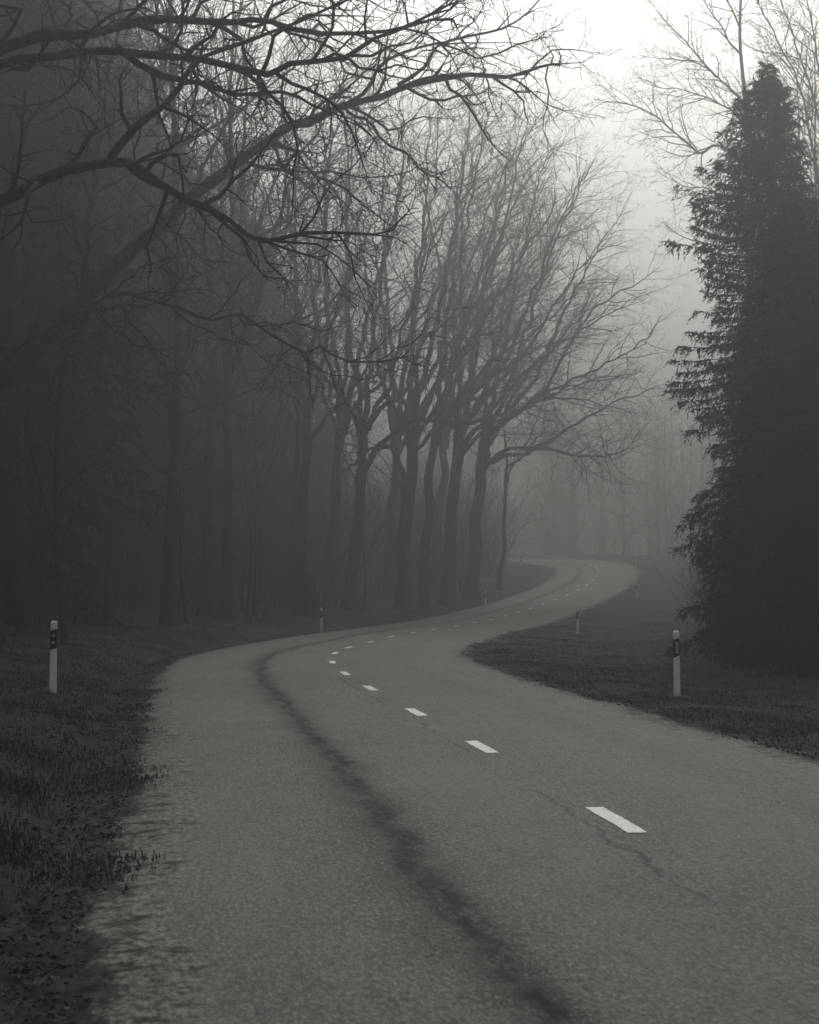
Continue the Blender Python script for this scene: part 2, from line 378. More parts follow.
# generic woodland trees, seen as dim shapes in the mist
protos = []
for k in range(5):
    H = random.uniform(22, 29)
    P = pars(den=(0, 1.0, 1.5, 2.0, 2.4), lmax=(99, 7.5, 4, 2.0, .9), t0=(.22 + .05 * (k % 3), .15, .12, .1, .1), ang=(0, .85, .75, .75, .8),
             bias=((0, 0, 0), (0, 0, .07), (0, 0, .03), (0, 0, .01), (0, 0, 0)), cap=(1, 27, 14, 7, 5), rmin=.007)
    tm, cm = free_tree(P, H, random.uniform(.17, .3), (random.uniform(-.05, .05), random.uniform(-.05, .05)))
    protos.append((tm, cm))
def wood_tree(name, x, y, k, rz, sc, label, group):
    t = thing(name, (x, y, gz(x, y) - .05), label, 'tree', group, rz); t.scale = (sc, sc, sc * random.uniform(.9, 1.1))
    tm, cm = protos[k]
    obj('trunk', tm, t); obj('crown', cm, t); return t

# thin stems and shrubs
shrubs = []
for k in range(3):
    tb = Tubes(); P = pars(max=3, den=(0, 2.2, 2.6, 2.5, 0), lmax=(9, 1.6, .8, .4, 0), rmax=(.03, .012, .008, .006, 0), rmin=.004, seg=(.3, .2, .15, .12, .1), wig=(.08, .12, .15, .2, .2),
             sides=(5, 4, 3, 3, 3), cap=(1, 12, 7, 5, 0), ang=(0, .6, .6, .7, 0), t0=(.2, .1, .1, .1, .1))
    for q in range(11):
        a = random.random() * 6.28; r = random.random() * .6
        grow((tb,), (r * math.cos(a), r * math.sin(a), -.1), (math.cos(a) * .35, math.sin(a) * .35, 1), random.uniform(1.4, 3.2), .016, 0, P)
    shrubs.append(tb.mesh('shrub', M_SHRUB))
saplings = []
for k in range(3):
    tb, tc = Tubes(), Tubes(); P = pars(max=3, den=(0, 2.0, 2.2, 2.2, 0), lmax=(9, 2.0, .9, .4, 0), rmax=(.05, .016, .009, .006, 0), rmin=.005, seg=(.5, .3, .2, .12, .1),
             sides=(6, 4, 3, 3, 3), cap=(1, 22, 7, 5, 0), t0=(.2, .1, .1, .1, .1), ang=(0, .7, .7, .7, 0))
    grow((tb, tc), (0, 0, -.2), (random.uniform(-.1, .1), random.uniform(-.1, .1), 1), random.uniform(5.5, 9), random.uniform(.04, .07), 0, P)
    saplings.append((tb.mesh('trunk', M_BARK2), tc.mesh('crown', M_TWIG)))

# ------------------------------------------------------------------ placing the woods
placed = []
def free(x, y, d):
    if any((x - a)**2 + (y - b)**2 < d * d for a, b in placed): return False
    placed.append((x, y)); return True
def scatter(n, x0, x1, y0, y1, mind, test, tries=40000):
    out = []
    xs = rng.uniform(x0, x1, tries); ys = rng.uniform(y0, y1, tries); _, O, SS, L, R, K = locate(xs, ys)
    for x, y, o in zip(xs, ys, O):
        if len(out) >= n: break
        if test(x, y, o) and free(x, y, mind): out.append((x, y))
    return out
XL = lambda y: -409.5 * y / F
# the oaks that were traced keep their ground
KEEP = [((p - 409.5) * d, d * F) for p, d in ((-95, .015), (-72, .0235), (471, .0625), (447, .058), (424, .055), (403, .052), (499, .068), (352, .05), (302, .046), (205, .041), (-20, .033), (120, .043), (388, .061), (434, .068), (330, .054))]
placed += KEEP
LEFT_GROUPS = [('trees in the dark wood left of the road', 'bare dark tree of the left wood, trunk half lost in mist')]
for x, y in scatter(95, -48, 2, 42, 205, 2.7, lambda x, y, o: o < -7.0 and x > XL(y) - 14 and (y > 75 or o < -9) and not (y > 95 and x > -70 * y / F)):
    wood_tree('bare_tree', x, y, random.randrange(5), random.random() * 6.28, random.uniform(.75, 1.15), LEFT_GROUPS[0][1], LEFT_GROUPS[0][0])
for x, y in scatter(48, 6, 62, 75, 262, 3.2, lambda x, y, o: o > 8.5 and x < -XL(y) + 12 and not x < 409.5 * y / F * .97):
    wood_tree('bare_tree', x, y, random.randrange(5), random.random() * 6.28, random.uniform(.7, 1.05),
              'pale bare tree behind the spruces on the right side of the road', 'trees of the wood right of the road')
for x, y in scatter(26, -30, 2, 38, 150, 1.6, lambda x, y, o: -16 < o < -5.6 and x > XL(y) - 1):
    tm, cm = random.choice(saplings)
    t = thing('sapling', (x, y, gz(x, y)), 'thin bare sapling at the dark edge of the left wood', 'sapling', 'saplings along the left wood edge', random.random() * 6.28)
    s = random.uniform(.7, 1.3); t.scale = (s, s, s); obj('trunk', tm, t); obj('crown', cm, t)
def shrub(x, y, s, label, group):
    o = obj('shrub', random.choice(shrubs), label=label, category='shrub', group=group)
    o.location = (x, y, gz(x, y)); o.rotation_euler.z = random.random() * 6.28; o.scale = (s, s, s)
for x, y in scatter(34, -28, 4, 38, 170, 1.4, lambda x, y, o: -14 < o < -6.2 and x > XL(y) - 1):
    shrub(x, y, random.uniform(.5, 1.), 'leafless twiggy shrub under the trees of the left wood', 'shrubs under the left wood')
for x, y in scatter(40, 4, 45, 48, 230, 1.3, lambda x, y, o: 5.6 < o < 15 and x < -XL(y) + 1 and x > 285 * y / F):
    shrub(x, y, random.uniform(.6, 1.3), 'leafless twiggy shrub along the right verge by the spruces', 'shrubs along the right verge')

for x, y in scatter(26, 6, 16, 44, 76, .8, lambda x, y, o: o > 6.2 and 318 < x / y * F < 415):
    shrub(x, y, random.uniform(.5, 1.0), 'low twiggy shrub at the dark foot of the right spruces', 'shrubs at the foot of the spruces')

# far wood beyond the last bend: one mass
def far_wood():
    VS, FS, b = [], [], 0
    src = []
    for k in range(3):
        P = pars(max=3, den=(0, .9, 1.2, 1.6, 0), cap=(1, 26, 9, 4, 0), rmin=.022, sides=(6, 4, 3, 3, 3), lmax=(99, 6, 3.5, 2, 0), t0=(.04, .1, .1, .1, .1), seg=(1.5, 1.2, .8, .6, .4))
        a, c = free_tree(P, random.uniform(19, 25), .26)
        arrs = []
        for me in (a, c):
            v = np.empty(len(me.vertices) * 3, np.float32); me.vertices.foreach_get('co', v)
            f = np.empty(len(me.loops), np.int32); me.loops.foreach_get('vertex_index', f)
            arrs.append((v.reshape(-1, 3), f.reshape(-1, 4)))
            bpy.data.meshes.remove(me)
        src.append((np.vstack([arrs[0][0], arrs[1][0]]), np.vstack([arrs[0][1], arrs[1][1] + len(arrs[0][0])])))
    pts = []
    xs = rng.uniform(-75, 110, 6000); ys = rng.uniform(280, 500, 6000); _, O, *_r = locate(xs, ys)
    for x, y, o in zip(xs, ys, O):
        if len(pts) >= 470: break
        if abs(o) > 9 and (y > 330 or (x > 34 and y > 285)) and all((x - a)**2 + (y - c)**2 > 4 for a, c in pts): pts.append((x, y))
    gzs = ground([p[0] for p in pts], [p[1] for p in pts])
    for (x, y), z in zip(pts, gzs):
        v, f = random.choice(src); a = random.random() * 6.28; s = random.uniform(.85, 1.15) if random.random() < .6 else random.uniform(.25, .55)
        r = np.array([[math.cos(a), -math.sin(a), 0], [math.sin(a), math.cos(a), 0], [0, 0, 1]]) * s
        VS.append(v @ r.T + (x, y, z)); FS.append(f + b); b += len(v)
    obj('far_wood', mesh_from('far_wood', np.vstack(VS), FS, M_TWIG), kind='stuff', label='misty bare wood beyond the last bend of the road', category='wood')
far_wood()

# ------------------------------------------------------------------ traced oaks
PO = pars(den=(0, 1.2, 1.9, 3.0, 3.8), wig=(.05, .2, .33, .36, .36), lmax=(99, 6, 3.0, 1.3, .55), rat=(0, .4, .45, .5, .55), rmax=(9, .12, .045, .02, .010), rmin=.0055,
          seg=(1, .5, .3, .2, .13), bias=((0, 0, 0), (.03, 0, .0), (.03, 0, -.01), (.02, 0, -.015), (0, 0, .01)), ang=(0, .8, .8, .8, .85), cap=(1, 20, 26, 13, 8), t0=(.2, .12, .1, .08, .08))
def limb_part(root, px, r0, r1, P, lvl=1, t0=.12, jit=.085, dens=None):
    """px: (x, y, D'), D' in focal lengths; a limb with its twigs as a sub-part"""
    o = np.array(root.location)
    pts = catmull([at(a, b, d * F) for a, b, d in px], .35)
    L = np.linalg.norm(np.diff(pts, axis=0), axis=1).sum()
    k = len(pts); j = rng.normal(0, jit * .6, (k, 3)); j[1:-1] = (j[:-2] + j[1:-1] * 2 + j[2:]) / 3; j[0] = 0; pts = pts + j - o
    rad = r0 + (r1 - r0) * np.linspace(0, 1, k)**.8; rad *= 1 + rng.normal(0, .085, k)
    lb, tb = Tubes(), Tubes()
    pl = [tuple(q) for q in pts]; rl = list(rad)
    lb.add(pl, rl, 9)
    Q = dict(P)
    if dens: Q['den'] = tuple(a * dens if i == lvl + 1 else a for i, a in enumerate(P['den']))
    spawn((tb,), pl, rl, L, lvl, Q, t0)
    # the tip forks on
    d = nrm(pts[-1] - pts[-3])
    for q in range(3):
        grow((tb,), pl[-1], nrm((d[0] + random.gauss(0, .35), d[1] + random.gauss(0, .35), d[2] + random.gauss(0, .35))), random.uniform(.6, 1.3), r1 * .8, 3, Q)
    l = obj('limb', lb.mesh('limb', M_BARK), root); obj('twigs', tb.mesh('twigs', M_TWIG), l); return l
def trunk_part(root, px, r0, r1):
    o = np.array(root.location); pts = catmull([at(a, b, d * F) for a, b, d in px], .5); pts[0, 2] -= .5
    k = len(pts); f = np.linspace(0, 1, k); rad = (r0 + (r1 - r0) * f) * (1 + .45 * np.exp(-f * 14)) * (1 + rng.normal(0, .03, k))
    t = Tubes(); t.add([tuple(q) for q in pts - o], list(rad), 14); return obj('trunk', t.mesh('trunk', M_BARK), root)
def ground_px(px, d):
    x = (px - 409.5) * d; y = d * F; return (x, y, gz(x, y))

# oak A, nearest, its trunk just outside the frame
dA = .0150
A = thing('oak_tree', ground_px(-95, dA), 'nearest bare oak, sending dark crooked limbs in from the upper left edge', 'tree')
def yb(px, d, up=0): x, y, z = ground_px(px, d); return 590 - (z - CAMH) / d
trunk_part(A, [(-95, yb(-95, dA), dA), (-90, 500, dA), (-80, 330, dA), (-66, 200, dA), (-60, 90, dA), (-50, -60, dA), (-40, -260, dA)], .36, .2)
limb_part(A, [(-74, 262, dA), (-35, 222, .0149), (0, 201, .0148), (45, 183, .0147), (90, 164, .0146), (128, 161, .0146), (163, 177, .0145), (197, 198, .0144), (232, 219, .0143), (268, 238, .0143), (310, 231, .0142), (370, 229, .0141)], .115, .022, PO)
limb_part(A, [(110, 160, .0146), (128, 138, .0146), (150, 117, .0147), (172, 93, .0148), (195, 70, .0149), (228, 50, .0150), (262, 38, .0151), (300, 24, .0152), (345, 4, .0153)], .07, .018, PO)
limb_part(A, [(-62, 110, dA), (-20, 62, .0152), (40, 40, .0153), (92, 29, .0154), (165, 19, .0155), (225, 21, .0156), (270, 25, .0157), (350, 31, .0158), (410, 28, .0159), (450, 12, .016)], .12, .02, PO)
limb_part(A, [(-66, 150, dA), (-30, 84, .0149), (0, 66, .0148), (50, 60, .0147), (120, 48, .0146), (180, 52, .0145), (225, 62, .0145), (271, 76, .0144), (294, 63, .0144), (345, 54, .0143), (372, 38, .0143), (412, 20, .0142), (450, 2, .0142)], .10, .02, PO)
limb_part(A, [(118, 48, .0146), (165, 76, .0149), (200, 83, .0150), (236, 93, .0151), (280, 92, .0152), (308, 102, .0153), (348, 118, .0154)], .06, .014, PO)
limb_part(A, [(-58, 40, dA), (-10, -30, .0148), (60, -60, .0147), (150, -50, .0147), (240, -20, .0147), (330, -8, .0147), (400, -14, .0147)], .11, .02, PO)

# oak B behind it: long limb rising across to the middle of the sky
dB = .0235; KB = dB / .0210
Bt = thing('oak_tree', ground_px(-72, dB), 'grey leaning oak behind the nearest limbs, one long limb rising to the middle top', 'tree')
trunk_part(Bt, [(-72, yb(-72, dB), dB), (-66, 560, dB), (-48, 470, dB), (4, 385, dB), (92, 292, dB)], .25, .22)
limb_part(Bt, [(90, 296, dB), (110, 270, .021 * KB), (130, 250, .0209 * KB), (165, 220, .0208 * KB), (200, 190, .0206 * KB), (240, 157, .0204 * KB), (280, 132, .0202 * KB), (320, 115, .02 * KB), (360, 97, .0199 * KB), (400, 85, .0198 * KB), (432, 82, .0197 * KB), (466, 76, .0196 * KB), (507, 76, .0195 * KB), (540, 71, .0194 * KB), (558, 62, .0194 * KB)], .22, .024, PO, dens=1.2)
limb_part(Bt, [(398, 85, .0198 * KB), (425, 66, .0199 * KB), (438, 45, .02 * KB), (470, 38, .0201 * KB), (500, 28, .0202 * KB), (530, 12, .0203 * KB), (545, -8, .0204 * KB)], .05, .014, PO, dens=1.5)
limb_part(Bt, [(350, 102, .0199 * KB), (375, 70, .0196 * KB), (405, 52, .0194 * KB), (440, 46, .0192 * KB), (478, 56, .0191 * KB), (515, 44, .019 * KB), (540, 46, .0189 * KB)], .05, .014, PO, dens=1.4)
limb_part(Bt, [(266, 140, .0203 * KB), (284, 148, .0198 * KB), (296, 160, .0196 * KB), (320, 176, .0194 * KB), (346, 190, .0192 * KB), (366, 206, .0191 * KB), (386, 224, .019 * KB)], .05, .014, PO, dens=1.3)
limb_part(Bt, [(344, 106, .0199 * KB), (362, 122, .0195 * KB), (384, 138, .0193 * KB), (405, 152, .0191 * KB), (420, 168, .019 * KB), (440, 180, .0189 * KB), (452, 190, .0188 * KB)], .045, .013, PO, dens=1.5)
limb_part(Bt, [(50, 335, dB), (110, 296, .0204 * KB * .9), (135, 294, .0200 * KB * .9), (175, 305, .0199 * KB * .9), (214, 319, .0198 * KB * .9), (240, 314, .0197 * KB * .9), (268, 335, .0196 * KB * .9), (306, 351, .0195 * KB * .9), (320, 344, .0194 * KB * .9), (346, 363, .0194 * KB * .9), (374, 362, .0193 * KB * .9), (402, 358, .0192 * KB * .9)], .085, .015, PO)
limb_part(Bt, [(307, 351, .0195 * KB * .9), (310, 362, .0195 * KB * .9), (307, 376, .0195 * KB * .9)], .03, .01, PO, lvl=2, dens=5)
limb_part(Bt, [(-20, 420, dB), (30, 330, dB * 1.01), (78, 300, .0214 * KB), (94, 180, .0218 * KB), (112, 60, .0222 * KB), (128, -40, .0225 * KB)], .15, .03, PO, dens=1.2)
limb_part(Bt, [(240, 158, .0204 * KB), (290, 172, .0209 * KB), (330, 170, .0212 * KB), (380, 176, .0214 * KB), (420, 160, .0216 * KB)], .05, .012, PO)

# the misty oaks that arch over the road, fainter with distance
PM = pars(den=(0, .9, 1.3, 2.2, 3.5), wig=(.05, .14, .17, .2, .25), lmax=(99, 8, 5.0, 2.3, 1.0), rat=(0, .42, .5, .5, .5), rmax=(9, .13, .034, .011, .006), rmin=.0034,
          seg=(1, .8, .5, .4, .3), bias=((0, 0, 0), (.03, 0, .03), (.03, 0, .015), (.02, 0, .0), (0, 0, 0)), ang=(0, .7, .75, .7, .8), cap=(1, 20, 34, 14, 11), t0=(.2, .15, .12, .1, .1))
def arch_oak(px, d, label, r0, fork, ends, low=(), seed=0, P=None, name='oak_tree'):
    random.seed(seed); P = P or PM
    t = thing(name, ground_px(px, d), label, 'tree'); y0 = yb(px, d); fx, fy = fork; n = 6
    tr = [(px + (fx - px) * (k / n)**1.3 + (random.gauss(0, 1.6) if 0 < k < n else 0), y0 + (fy - y0) * k / n, d) for k in range(n + 1)]
    trunk_part(t, tr, r0, r0 * .62)
    for i, (ex, ey) in enumerate(ends):
        dd = random.uniform(-.0045, .0045); h = random.uniform(0, 34) if i else 0
        q = h / max(y0 - fy, 1); sx = fx + (px - fx) * q; sy = fy + h; dx, dy = ex - sx, ey - sy
        L = math.hypot(dx, dy) * d; steep = random.uniform(.3, .44)
        pl = [(sx, sy, d), (sx + dx * .11, sy + dy * .15, d + dd * .1), (sx + dx * .36, sy + dy * steep, d + dd * .3), (sx + dx * .69, sy + dy * .74, d + dd * .65), (ex, ey, d + dd)]
        pl = [(a + random.gauss(0, 5), b + random.gauss(0, 5), c) if i > 1 else (a, b, c) for i, (a, b, c) in enumerate(pl)]
        limb_part(t, pl, min(r0 * .55, .06 + .0085 * L), .025, P, t0=.2, jit=.14)
    for pl in low:
        limb_part(t, [(a, b, d + (k - 0) * .0004 * random.choice((-1, 1))) for k, (a, b) in enumerate(pl)], min(r0 * .5, .17), .028, P, t0=.2, jit=.12)
    return t
arch_oak(471, .0625, 'farthest right of the arching misty oaks, low limb drooping over the road bend', .46, (484, 440),
         [(655, 330), (645, 276), (622, 222), (590, 180), (548, 150), (498, 190), (660, 385), (600, 300)], [[(478, 500), (482, 474), (494, 458), (512, 449), (540, 447), (573, 455), (612, 455), (637, 438)]], seed=3)
arch_oak(447, .0580, 'tall arching oak second from the right in the misty row by the bend', .42, (458, 430),
         [(640, 372), (606, 240), (586, 165), (536, 118), (470, 150), (625, 300), (560, 270)], [[(452, 492), (466, 452), (492, 424), (530, 404), (575, 398), (620, 410)]], seed=4)
arch_oak(424, .0550, 'slimmer arching oak between two thick misty oaks left of the bend', .32, (437, 415), [(560, 205), (522, 128), (486, 106), (585, 290), (530, 250)], seed=5)
arch_oak(403, .0520, 'thick dim oak leftmost of the arching row, limbs spread both ways', .44, (412, 440),
         [(340, 330), (525, 165), (480, 98), (430, 122), (366, 205), (560, 330), (500, 240)], [[(406, 500), (400, 462), (384, 446), (366, 452), (346, 470)]], seed=6)
arch_oak(388, .0610, 'pale oak in the second row, filling the gap left of the thick arching trunks', .36, (398, 430), [(440, 118), (505, 185), (382, 130), (338, 180), (545, 262), (470, 150)], seed=31)
arch_oak(434, .0680, 'palest oak in the second row behind the arching trunks, dense fine crown', .36, (448, 420), [(520, 160), (580, 220), (470, 120), (420, 140), (600, 300), (550, 180)], seed=32)
arch_oak(330, .0540, 'second-row oak at the dark left end of the arching group', .34, (342, 420), [(300, 180), (360, 110), (420, 160), (270, 250), (450, 260), (320, 90)], seed=33)
arch_oak(499, .0680, 'thin crooked tree leaning beside the last arching oak at the bend', .17, (506, 470), [(560, 430), (545, 380), (520, 340)], seed=8)
arch_oak(352, .0500, 'dim oak with low swooping limbs left of the arching row', .34, (362, 430),
         [(268, 296), (445, 225), (405, 100), (338, 84), (470, 300)], [[(356, 480), (385, 440), (416, 418), (452, 424), (480, 410)]], seed=9)
arch_oak(302, .0460, 'dim oak in the dark wood above the far left marker post', .3, (306, 420), [(218, 300), (385, 205), (332, 62), (276, 80), (400, 320)], seed=10)
arch_oak(205, .0410, 'dim oak in the left wood behind the long grey limb', .3, (214, 400), [(110, 250), (300, 190), (250, 30), (180, 20), (330, 90), (120, 120)], seed=14)
arch_oak(-20, .0330, 'dim spreading oak cut by the left edge behind the nearest limbs', .36, (-8, 400), [(120, 200), (90, 90), (40, 10), (170, 30), (-40, 60), (150, 300)], seed=15)
arch_oak(120, .0430, 'slender dim oak between the leaning oak and the wood behind', .26, (128, 380), [(40, 200), (210, 230), (170, 60), (110, 20), (70, 80), (250, 130)], seed=16)

# two unseen oaks added beside the camera so their crowns shade the near road
PN = dict(PM); PN['rmin'] = .008; PN['den'] = (0, .9, 1.5, 2.2, 2.6); PN['cap'] = (1, 20, 34, 14, 8); PN['lmax'] = (99, 9, 5, 2.6, 1.2)
arch_oak(-420, .0085, 'unseen bare oak added beside the camera on the left, crown shading the near road', .4, (-380, 0),
         [(60, -700), (200, -640), (380, -640), (520, -780), (640, -700), (0, -850), (300, -840)], seed=21, P=PN)
arch_oak(1400, .0090, 'unseen bare oak added beside the camera on the right, crown shading the near road', .4, (1340, 0),
         [(980, -800), (860, -760), (660, -740), (460, -860), (340, -720), (1000, -950), (700, -900)], seed=22, P=PN)
# bare trees behind the spruces at the upper right
PR = pars(den=(0, .9, 1.6, 2.6, 3.2), wig=(.05, .14, .18, .2, .25), lmax=(99, 6, 3.4, 1.7, .8), rat=(0, .42, .5, .5, .5), rmax=(9, .1, .035, .016, .01), rmin=.0065,
          seg=(1, .6, .4, .3, .2), bias=((0, 0, 0), (-.02, 0, .05), (-.02, 0, .03), (-.01, 0, .02), (0, 0, .02)), ang=(0, .65, .65, .7, .75), cap=(1, 24, 26, 13, 8))
random.seed(12)
dR = .052; KR = dR / .041
R1 = thing('bare_tree', ground_px(775, dR), 'tall bare tree behind the tallest spruce, pale branches spreading left over the road', 'tree')
trunk_part(R1, [(775, yb(775, dR), dR), (772, 480, dR), (768, 330, dR), (762, 230, dR), (752, 150, dR), (745, 95, dR), (740, 40, dR), (742, -20, dR), (748, -90, dR)], .3, .03)
limb_part(R1, [(757, 190, dR), (742, 166, .041 * KR), (727, 150, .0409 * KR), (712, 146, .0408 * KR), (697, 153, .0406 * KR), (676, 133, .0404 * KR), (650, 111, .0402 * KR), (622, 104, .04 * KR), (603, 100, .0398 * KR)], .1, .015, PR, dens=1.8)
limb_part(R1, [(748, 112, dR), (735, 92, .0412 * KR), (716, 76, .0414 * KR), (694, 62, .0416 * KR), (668, 60, .0418 * KR), (645, 58, .042 * KR)], .085, .014, PR, dens=1.8)
limb_part(R1, [(716, 77, .0414 * KR), (700, 58, .0413 * KR), (682, 38, .0412 * KR), (665, 20, .0411 * KR), (650, 2, .041 * KR)], .06, .013, PR, dens=1.8)
limb_part(R1, [(742, 60, dR), (726, 34, .0406 * KR), (708, 10, .0402 * KR), (694, -20, .04 * KR)], .07, .015, PR, dens=1.6)
limb_part(R1, [(766, 300, dR), (740, 262, .0406 * KR), (715, 246, .0402 * KR), (690, 240, .04 * KR), (668, 228, .0398 * KR)], .07, .014, PR)
limb_part(R1, [(752, 150, dR), (738, 118, .0404 * KR), (720, 104, .0402 * KR), (690, 92, .04 * KR), (664, 88, .0398 * KR), (640, 78, .0396 * KR)], .07, .013, PR, dens=1.8)
limb_part(R1, [(741, 30, dR), (722, -6, .0414 * KR), (700, -30, .0418 * KR)], .06, .013, PR, dens=1.6)
limb_part(R1, [(762, 235, dR), (735, 205, .0416 * KR), (708, 190, .042 * KR), (684, 186, .0423 * KR), (662, 176, .0426 * KR)], .07, .013, PR, dens=1.8)
R2 = thing('bare_tree', ground_px(842, .037 * KR), 'bare tree at the right edge, slender limbs reaching up past the spruce top', 'tree')
trunk_part(R2, [(842, yb(842, .037 * KR), .037), (838, 450, .037 * KR), (832, 280, .037 * KR), (828, 180, .037 * KR), (826, 60, .037 * KR), (828, -80, .037 * KR)], .27, .04)
limb_part(R2, [(832, 250, .037 * KR), (815, 160, .0368 * KR), (806, 108, .0366 * KR), (790, 66, .0364 * KR), (772, 30, .0362 * KR), (756, -2, .036 * KR), (745, -30, .036 * KR)], .1, .015, PR, dens=1.6)
limb_part(R2, [(828, 170, .037 * KR), (812, 90, .0374 * KR), (798, 50, .0376 * KR), (784, 10, .0378 * KR), (775, -30, .038 * KR)], .09, .015, PR)
limb_part(R2, [(828, 120, .037 * KR), (818, 60, .0366 * KR), (812, 20, .0364 * KR), (800, -30, .0362 * KR)], .08, .015, PR)

# ------------------------------------------------------------------ spruces
def spruce_mesh(H, prof, seed, bare=.05):
    pf, pr = zip(*prof)
    random.seed(seed); r = np.random.default_rng(seed)
    tk = Tubes(); tk.add([(0, 0, -.4), (0, 0, .5), (random.gauss(0, .05), random.gauss(0, .05), H * .5), (0, 0, H)], [H * .016, H * .013, H * .008, .012], 9)
    V, st = [], Tubes(); base = 0
    z = H * bare
    tris = []
    while z < H - .12:
        f = 1 - (z / H)
        nb = random.choice((5, 6, 7)); a0 = random.random() * 6.28
        lump = .72 + .5 * vnoise(np.array([z * 1.0]), np.array([seed * 3.3]), H / 12, seed)[0]
        for b in range(nb):
            a = a0 + b * 6.283 / nb + random.gauss(0, .25)
            az = .75 + .5 * vnoise(np.array([a * 1.5 + seed]), np.array([z / 2.2]), 1., seed + 5)[0]
            L = float(np.interp(f, pf, pr)) * lump * az * random.uniform(.8, 1.06)
            up = .2 * (1 - f) - .34 * f + .25 * max(0, .25 - f)
            n = max(4, int(L / .16)); pts = []
            for k in range(n + 1):
                t = k / n
                rr = L * t; zz = z + L * (up * t - .38 * f * t * t * 1.2 + .22 * t**3)
                pts.append((rr * math.cos(a), rr * math.sin(a), zz))
            st.add(pts, [.02 * (1 - .8 * k / n) * (.4 + L / 3) for k in range(n + 1)], 3)
            P = np.array(pts); dirr = np.array((math.cos(a), math.sin(a), 0)); side = np.array((-math.sin(a), math.cos(a), 0))
            # sprays: short twigs hanging off the whole bough, needles in small irregular tufts
            M = max(6, int(L / .036)); t = r.random(M)**.85; kk = np.minimum((t * n).astype(int), n - 1); fr = (t * n - kk)[:, None]
            p0 = P[kk] * (1 - fr) + P[kk + 1] * fr
            d = dirr * r.uniform(-.1, .8, (M, 1)) + side * r.normal(0, .65, (M, 1)) + np.array((0, 0, -1.)) * (r.uniform(.1, 1.5, (M, 1)) * (.45 + .55 * f) - .15)
            d /= np.linalg.norm(d, axis=1)[:, None] + 1e-9
            l = (.16 + .42 * min(1, L / 1.6) * (1 - .5 * t)) * r.uniform(.45, 1.3, M); C = 8
            q = (np.arange(C) + r.random((M, C))) / C
            c0 = p0[:, None] + d[:, None] * (l[:, None] * q)[..., None]; c0[..., 2] -= .2 * l[:, None] * q * q
            c0 = c0.reshape(-1, 3); dd = np.repeat(d, C, 0) + r.normal(0, .45, (M * C, 3)); e = r.normal(0, 1, (M * C, 3)); e /= np.linalg.norm(e, axis=1)[:, None]
            s_ = ((.088 * (1 - .45 * q) + .02) * r.uniform(.6, 1.3, (M, C))).reshape(-1, 1)
            tris.append(np.stack([c0 - e * s_ * .33, c0 + e * s_ * .33, c0 + dd * s_ * 1.3 + e * s_ * .1], 1).reshape(-1, 3))
        z += (.14 + .22 * f) * H / 16 * random.uniform(.75, 1.25)
    T = np.vstack(tris); nv = len(T)
    cm = mesh_from('crown', T, [np.arange(nv).reshape(-1, 3)], M_NEEDLE, smooth=False)
    return tk.mesh('trunk', M_BARK2), cm, st.mesh('boughs', M_TWIG)
SP = [spruce_mesh(20.2, [(0, .16), (.04, .45), (.1, 1.05), (.19, 1.9), (.26, 2.8), (.33, 2.85), (.376, 2.15), (.47, 3.4), (.53, 3.5), (.6, 2.8), (.77, 2.6), (1, 2.4)], 2),
      spruce_mesh(13.5, [(0, .15), (.1, .8), (.3, 1.9), (.42, 2.5), (.5, 2.1), (.62, 2.7), (.8, 2.5), (1, 2.3)], 5), spruce_mesh(15, [(0, .15), (.1, .9), (.3, 1.8), (.5, 2.7), (.56, 2.3), (.7, 3), (1, 2.6)], 9)]
def spruce(px, d, k, sc, label, group=None, rz=0, wide=1., xy=None):
    loc = ground_px(px, d) if xy is None else (xy[0], xy[1], gz(*xy))
    t = thing('spruce_tree', loc, label, 'tree', group, rz); t.scale = (sc * wide, sc * wide, sc)
    a, b, c = SP[k]; obj('trunk', a, t); cr = obj('crown', b, t); obj('boughs', c, cr); return t
spruce(770, .0265, 0, (540 * .0265 + 1.5) / 20.2, 'tallest dark spruce, its ragged top narrow against the pale sky')
spruce(792, .0225, 1, (400 * .0225 + 1.5) / 13.5, 'shorter dense spruce in front of the tallest one, boughs hanging over the verge', rz=1.3, wide=1.05)
spruce(842, .0215, 2, (415 * .0215 + 1.5) / 15, 'dark spruce cut off by the right edge of the picture', rz=.5)
spruce(748, .0290, 1, .43, 'low young spruce filling the gap under the tallest spruce', rz=2.2)
spruce(815, .0195, 1, .34, 'small spruce at the front right behind the near right marker post', rz=4)
spruce(800, .040, 2, 1.0, 'deeper dim spruce hidden behind the tallest one', rz=3)
# evergreens deeper in the left wood, only dim masses
for x, y in scatter(175, -66, -6, 40, 205, 3.1, lambda x, y, o: o < -10.5 and x > XL(y) - 26 and not x > -60 * y / F and (y > 60 or o < -14)):
    spruce(0, 0, random.randrange(3), random.uniform(.9, 1.35) * (1.5 if x < XL(y) * .38 else (.95 if x < -180 * y / F else .6)), 'dim spruce deep in the dark wood left of the road', 'spruces deep in the left wood', random.random() * 6.28, xy=(x, y))
for x, y in scatter(60, 12, 90, 45, 262, 3.6, lambda x, y, o: o > 11 and not x < 409.5 * y / F * .8):
    spruce(0, 0, random.randrange(3), random.uniform(.7, 1.1), 'dim spruce deep in the wood right of the road', 'spruces deep in the right wood', random.random() * 6.28, xy=(x, y))

for x, y in scatter(90, -30, 12, 112, 225, 1.3, lambda x, y, o: o < -6.5 and -150 < x / y * F < 86 and y > 126 + x * 3):
    shrub(x, y, random.uniform(1.6, 3.4), 'tall tangled brush behind the arching oak trunks', 'brush behind the arching oaks')

